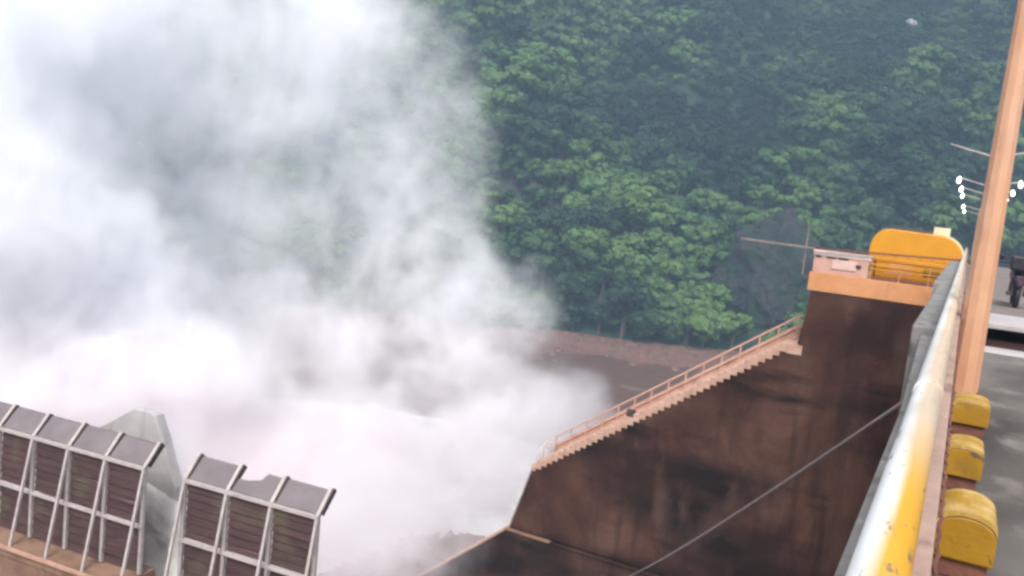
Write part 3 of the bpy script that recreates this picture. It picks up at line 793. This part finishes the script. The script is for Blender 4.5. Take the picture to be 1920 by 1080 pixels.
for p in vis[:300]:
    d, x, y, z, s, a = p
    ki = tr.randrange(4)
    t = empty('hillside_tree', (x, y, z), LAB[ki], 'tree', 'trees covering the hillside')
    t.rotation_euler = (tr.uniform(-.1,.1), tr.uniform(-.1,.1), a); t.scale = (s, s, s*tr.uniform(.85,1.1))
    for nm, me in (('crown', KINDS[ki][0]), ('trunk', KINDS[ki][1])):
        o = bpy.data.objects.new(nm, me); C.objects.link(o); o.parent = t
rest = [p for p in pos if id(p) not in single]

def instancer(name, pts, meshes, label, cat):
    """one object: points carrying tree meshes through a geometry node tree"""
    me = bpy.data.meshes.new(name)
    me.from_pydata([(p[1], p[2], p[3]) for p in pts], [], [])
    at = me.attributes.new('rot', 'FLOAT', 'POINT'); at.data.foreach_set('value', [p[5] for p in pts])
    a2 = me.attributes.new('siz', 'FLOAT', 'POINT'); a2.data.foreach_set('value', [p[4] for p in pts])
    a3 = me.attributes.new('kin', 'INT', 'POINT'); a3.data.foreach_set('value', [tr.randrange(len(meshes)) for p in pts])
    o = bpy.data.objects.new(name, me); C.objects.link(o)
    ng = bpy.data.node_groups.new(name, 'GeometryNodeTree')
    ng.interface.new_socket('Geometry', in_out='INPUT', socket_type='NodeSocketGeometry')
    ng.interface.new_socket('Geometry', in_out='OUTPUT', socket_type='NodeSocketGeometry')
    N = ng.nodes; L = ng.links
    gi = N.new('NodeGroupInput'); go = N.new('NodeGroupOutput'); jn = N.new('GeometryNodeJoinGeometry')
    kin = N.new('GeometryNodeInputNamedAttribute'); kin.data_type = 'INT'; kin.inputs[0].default_value = 'kin'
    rot = N.new('GeometryNodeInputNamedAttribute'); rot.data_type = 'FLOAT'; rot.inputs[0].default_value = 'rot'
    siz = N.new('GeometryNodeInputNamedAttribute'); siz.data_type = 'FLOAT'; siz.inputs[0].default_value = 'siz'
    cx = N.new('ShaderNodeCombineXYZ'); L.new(rot.outputs[0], cx.inputs[2])
    for i, src in enumerate(meshes):
        oi = N.new('GeometryNodeObjectInfo'); oi.inputs[0].default_value = src; oi.transform_space = 'ORIGINAL'
        cp = N.new('FunctionNodeCompare'); cp.data_type = 'INT'; cp.operation = 'EQUAL'; L.new(kin.outputs[0], cp.inputs[2]); cp.inputs[3].default_value = i
        ip = N.new('GeometryNodeInstanceOnPoints')
        L.new(gi.outputs[0], ip.inputs['Points']); L.new(cp.outputs[0], ip.inputs['Selection']); L.new(oi.outputs['Geometry'], ip.inputs['Instance'])
        L.new(cx.outputs[0], ip.inputs['Rotation']); L.new(siz.outputs[0], ip.inputs['Scale'])
        L.new(ip.outputs[0], jn.inputs[0])
    L.new(jn.outputs[0], go.inputs[0])
    md = o.modifiers.new('place', 'NODES'); md.node_group = ng
    return tag(o, label, cat, kind='stuff')
# the first crown of each kind in the scene is the source
srcs = []
for ki in range(4):
    for o in bpy.data.objects:
        if o.type == 'MESH' and o.data == KINDS[ki][0]:
            srcs.append(o); break
instancer('forest', rest, srcs, 'continuous green forest covering the upper slope of the hill', 'forest')

# ------------------------------------------------------------------ spray: density grid built by geometry nodes
def field_spray():
    B = SPRAY
    lo = Vector((1e9,)*3); hi = -lo
    blobs = []
    for (c, r, dn) in B:
        c = Vector(c); blobs.append((c, r, dn))
        for k in range(3):
            lo[k] = min(lo[k], c[k]-max(r)*1.25); hi[k] = max(hi[k], c[k]+max(r)*1.25)
    lo.z = max(lo.z, -36)
    ng = bpy.data.node_groups.new('spray_density', 'GeometryNodeTree')
    ng.interface.new_socket('Geometry', in_out='OUTPUT', socket_type='NodeSocketGeometry')
    N = ng.nodes; L = ng.links
    def math_(op, a, b=None, c=None, clamp=False):
        n = N.new('ShaderNodeMath'); n.operation = op; n.use_clamp = clamp
        for i, v in enumerate((a, b, c)):
            if v is None: continue
            if isinstance(v, (int, float)): n.inputs[i].default_value = v
            else: L.new(v, n.inputs[i])
        return n.outputs[0]
    pos_ = N.new('GeometryNodeInputPosition').outputs[0]
    def noise_(scale, detail, rough, off, color=False, vec=None):
        n = N.new('ShaderNodeTexNoise'); n.inputs['Scale'].default_value = scale; n.inputs['Detail'].default_value = detail; n.inputs['Roughness'].default_value = rough
        ad = N.new('ShaderNodeVectorMath'); ad.operation = 'ADD'; ad.inputs[1].default_value = off
        L.new(vec or pos_, ad.inputs[0]); L.new(ad.outputs[0], n.inputs['Vector'])
        return n.outputs[1] if color else n.outputs[0]
    wv = N.new('ShaderNodeVectorMath'); wv.operation = 'MULTIPLY_ADD'
    sub = N.new('ShaderNodeVectorMath'); sub.operation = 'SUBTRACT'; sub.inputs[1].default_value = (.5,.5,.5)
    L.new(noise_(.07, 5, .6, (3,7,1), True), sub.inputs[0])
    L.new(sub.outputs[0], wv.inputs[0]); wv.inputs[1].default_value = (15,15,15); L.new(pos_, wv.inputs[2])
    sub2 = N.new('ShaderNodeVectorMath'); sub2.operation = 'SUBTRACT'; sub2.inputs[1].default_value = (.5,.5,.5)
    L.new(noise_(.30, 4, .6, (9,1,4), True), sub2.inputs[0])
    wv2 = N.new('ShaderNodeVectorMath'); wv2.operation = 'MULTIPLY_ADD'; L.new(sub2.outputs[0], wv2.inputs[0]); wv2.inputs[1].default_value = (6,6,6); L.new(wv.outputs[0], wv2.inputs[2])
    wp = wv2.outputs[0]
    total = None
    for c, r, dn in blobs:
        s = N.new('ShaderNodeVectorMath'); s.operation = 'SUBTRACT'; L.new(wp, s.inputs[0]); s.inputs[1].default_value = tuple(c)
        d = N.new('ShaderNodeVectorMath'); d.operation = 'DIVIDE'; L.new(s.outputs[0], d.inputs[0]); d.inputs[1].default_value = r
        l = N.new('ShaderNodeVectorMath'); l.operation = 'LENGTH'; L.new(d.outputs[0], l.inputs[0])
        mr = N.new('ShaderNodeMapRange'); mr.interpolation_type = 'SMOOTHSTEP'
        L.new(l.outputs['Value'], mr.inputs[0]); mr.inputs[1].default_value = 1.0; mr.inputs[2].default_value = .35; mr.inputs[3].default_value = 0; mr.inputs[4].default_value = dn
        total = mr.outputs[0] if total is None else math_('ADD', total, mr.outputs[0])
    fb = noise_(.11, 6, .62, (11,2,5), vec=wp)
    mod = N.new('ShaderNodeMapRange'); L.new(fb, mod.inputs[0]); mod.inputs[1].default_value = .40; mod.inputs[2].default_value = .62; mod.inputs[3].default_value = .25; mod.inputs[4].default_value = 1.7
    st_ = N.new('ShaderNodeVectorMath'); st_.operation = 'MULTIPLY'; st_.inputs[1].default_value = (1,1,.45); L.new(wp, st_.inputs[0])
    mod2 = N.new('ShaderNodeMapRange'); L.new(noise_(.42, 4, .6, (2,8,6), vec=st_.outputs[0]), mod2.inputs[0]); mod2.inputs[1].default_value = .38; mod2.inputs[2].default_value = .62; mod2.inputs[3].default_value = .35; mod2.inputs[4].default_value = 1.65
    dens = math_('MULTIPLY', math_('MULTIPLY', total, mod.outputs[0]), mod2.outputs[0])
    dens = math_('MAXIMUM', math_('SUBTRACT', dens, .002), 0.0)
    vc = N.new('GeometryNodeVolumeCube')
    L.new(dens, vc.inputs['Density']); vc.inputs['Min'].default_value = lo; vc.inputs['Max'].default_value = hi
    res = .40
    for nm, k in (('Resolution X',0),('Resolution Y',1),('Resolution Z',2)):
        vc.inputs[nm].default_value = max(8, int((hi[k]-lo[k])/res))
    sm = N.new('GeometryNodeSetMaterial')
    m = bpy.data.materials.new('spray_droplets'); m.use_nodes = True
    mn = m.node_tree.nodes; mn.remove(mn['Principled BSDF'])
    pv = mn.new('ShaderNodeVolumePrincipled'); pv.inputs['Density'].default_value = 1.0; pv.inputs['Density Attribute'].default_value = 'density'
    pv.inputs['Anisotropy'].default_value = .0
    gp_ = mn.new('ShaderNodeNewGeometry'); sz = mn.new('ShaderNodeSeparateXYZ'); m.node_tree.links.new(gp_.outputs['Position'], sz.inputs[0])
    zr = mn.new('ShaderNodeMapRange'); zr.inputs[1].default_value = -27; zr.inputs[2].default_value = -8; m.node_tree.links.new(sz.outputs[2], zr.inputs[0])
    zc = mn.new('ShaderNodeMix'); zc.data_type = 'RGBA'; zc.inputs[6].default_value = (.945,.872,.895,1); zc.inputs[7].default_value = (.978,.985,1.0,1)
    xr = mn.new('ShaderNodeMapRange'); xr.inputs[1].default_value = -46; xr.inputs[2].default_value = -64; m.node_tree.links.new(sz.outputs[0], xr.inputs[0])
    mxx = mn.new('ShaderNodeMath'); mxx.operation = 'MAXIMUM'; m.node_tree.links.new(zr.outputs[0], mxx.inputs[0]); m.node_tree.links.new(xr.outputs[0], mxx.inputs[1])
    m.node_tree.links.new(mxx.outputs[0], zc.inputs[0]); m.node_tree.links.new(zc.outputs[2], pv.inputs['Color'])
    m.node_tree.links.new(pv.outputs[0], mn['Material Output'].inputs['Volume'])
    sm.inputs['Material'].default_value = m
    L.new(vc.outputs[0], sm.inputs[0])
    go = N.new('NodeGroupOutput'); L.new(sm.outputs[0], go.inputs[0])
    me = bpy.data.meshes.new('spray'); me.materials.append(m)
    o = bpy.data.objects.new('spray', me); C.objects.link(o)
    md = o.modifiers.new('density', 'NODES'); md.node_group = ng
    tag(o, 'towering cloud of white spray and mist thrown up by the spillway', 'spray', kind='stuff')
    print('spray', lo, hi)
SPRAY = [
    ((-73.1,42.6,9.9),(17.2,16.3,17.5),0.450),
    ((-70.6,41.5,-1.8),(15.5,15.9,15.4),0.400),
    ((-65.6,43.3,-13.0),(16.0,14.6,12.0),0.400),
    ((-65.2,40.4,-12.7),(15.7,15.9,14.6),0.380),
    ((-53.2,43.2,-20.5),(17.4,15.7,9.0),0.340),
    ((-52.8,34.4,-18.1),(12.7,13.7,10.3),0.340),
    ((-35.4,46.1,-19.9),(12.6,12.2,7.4),0.240),
    ((-30.7,52.8,-17.6),(10.5,10.9,6.0),0.220),
    ((-24.9,38.1,-19.1),(8.6,8.2,4.7),0.160),
    ((-23.5,35.7,-15.5),(5.8,4.6,4.0),0.400),
    ((-68.9,64.1,14.4),(23.3,18.3,15.4),0.075),
    ((-70.0,64.2,-0.3),(18.5,15.4,17.8),0.045),
    ((-61.6,67.3,-9.9),(16.3,13.3,15.0),0.065),
    ((-55.3,61.1,-14.9),(16.5,12.1,8.9),0.090),
    ((-56.3,66.9,11.5),(14.4,11.4,13.2),0.085),
    ((-47.5,69.3,1.9),(9.2,8.3,11.0),0.100),
    ((-42.4,67.1,-8.2),(8.2,7.3,9.0),0.130),
    ((-51.4,67.5,-3.2),(9.7,8.5,12.2),0.110),
    ((-37.8,69.5,-10.2),(5.8,5.2,7.5),0.130),
    ((-42.1,61.5,-13.6),(12.1,9.9,5.2),0.100),
    ((-35.4,63.2,-13.5),(7.3,7.1,5.1),0.120),
    ((-24.7,52.4,-14.2),(5.7,5.9,3.8),0.100),
    ((-19.3,44.1,-12.0),(4.5,4.2,2.5),0.050),
    ((-34.6,27.7,-10.8),(5.4,4.4,2.6),0.050),
    ((-60.1,34.8,-6.8),(12.5,10.7,18.4),0.500),
    ((-59.4,39.5,-8.4),(12.5,9.5,10.3),0.500),
    ((-50.7,39.5,-13.6),(10.0,8.0,5.4),0.400),
    ((-62.7,35.2,5.2),(11.0,10.3,14.8),0.450),
    ((-21.8,18.7,-10.0),(1.5,1.3,2.3),0.200),
    ((-24.7,19.6,-8.0),(2.9,2.3,1.7),0.160),
]
if SPRAY: field_spray()

# ------------------------------------------------------------------ haze
hz = MB().box((-905, -905, -42), (905, 1005, 240))
hm_ = bpy.data.materials.new('valley_haze'); hm_.use_nodes = True
hn = hm_.node_tree.nodes; hn.remove(hn['Principled BSDF'])
hv = hn.new('ShaderNodeVolumePrincipled'); hv.inputs['Density'].default_value = .0013; hv.inputs['Color'].default_value = (.27,.385,.50,1)
hm_.node_tree.links.new(hv.outputs[0], hn['Material Output'].inputs['Volume'])
ho = hz.build('haze', hm_); tag(ho, 'thin bluish haze in the valley air', 'haze', kind='stuff')
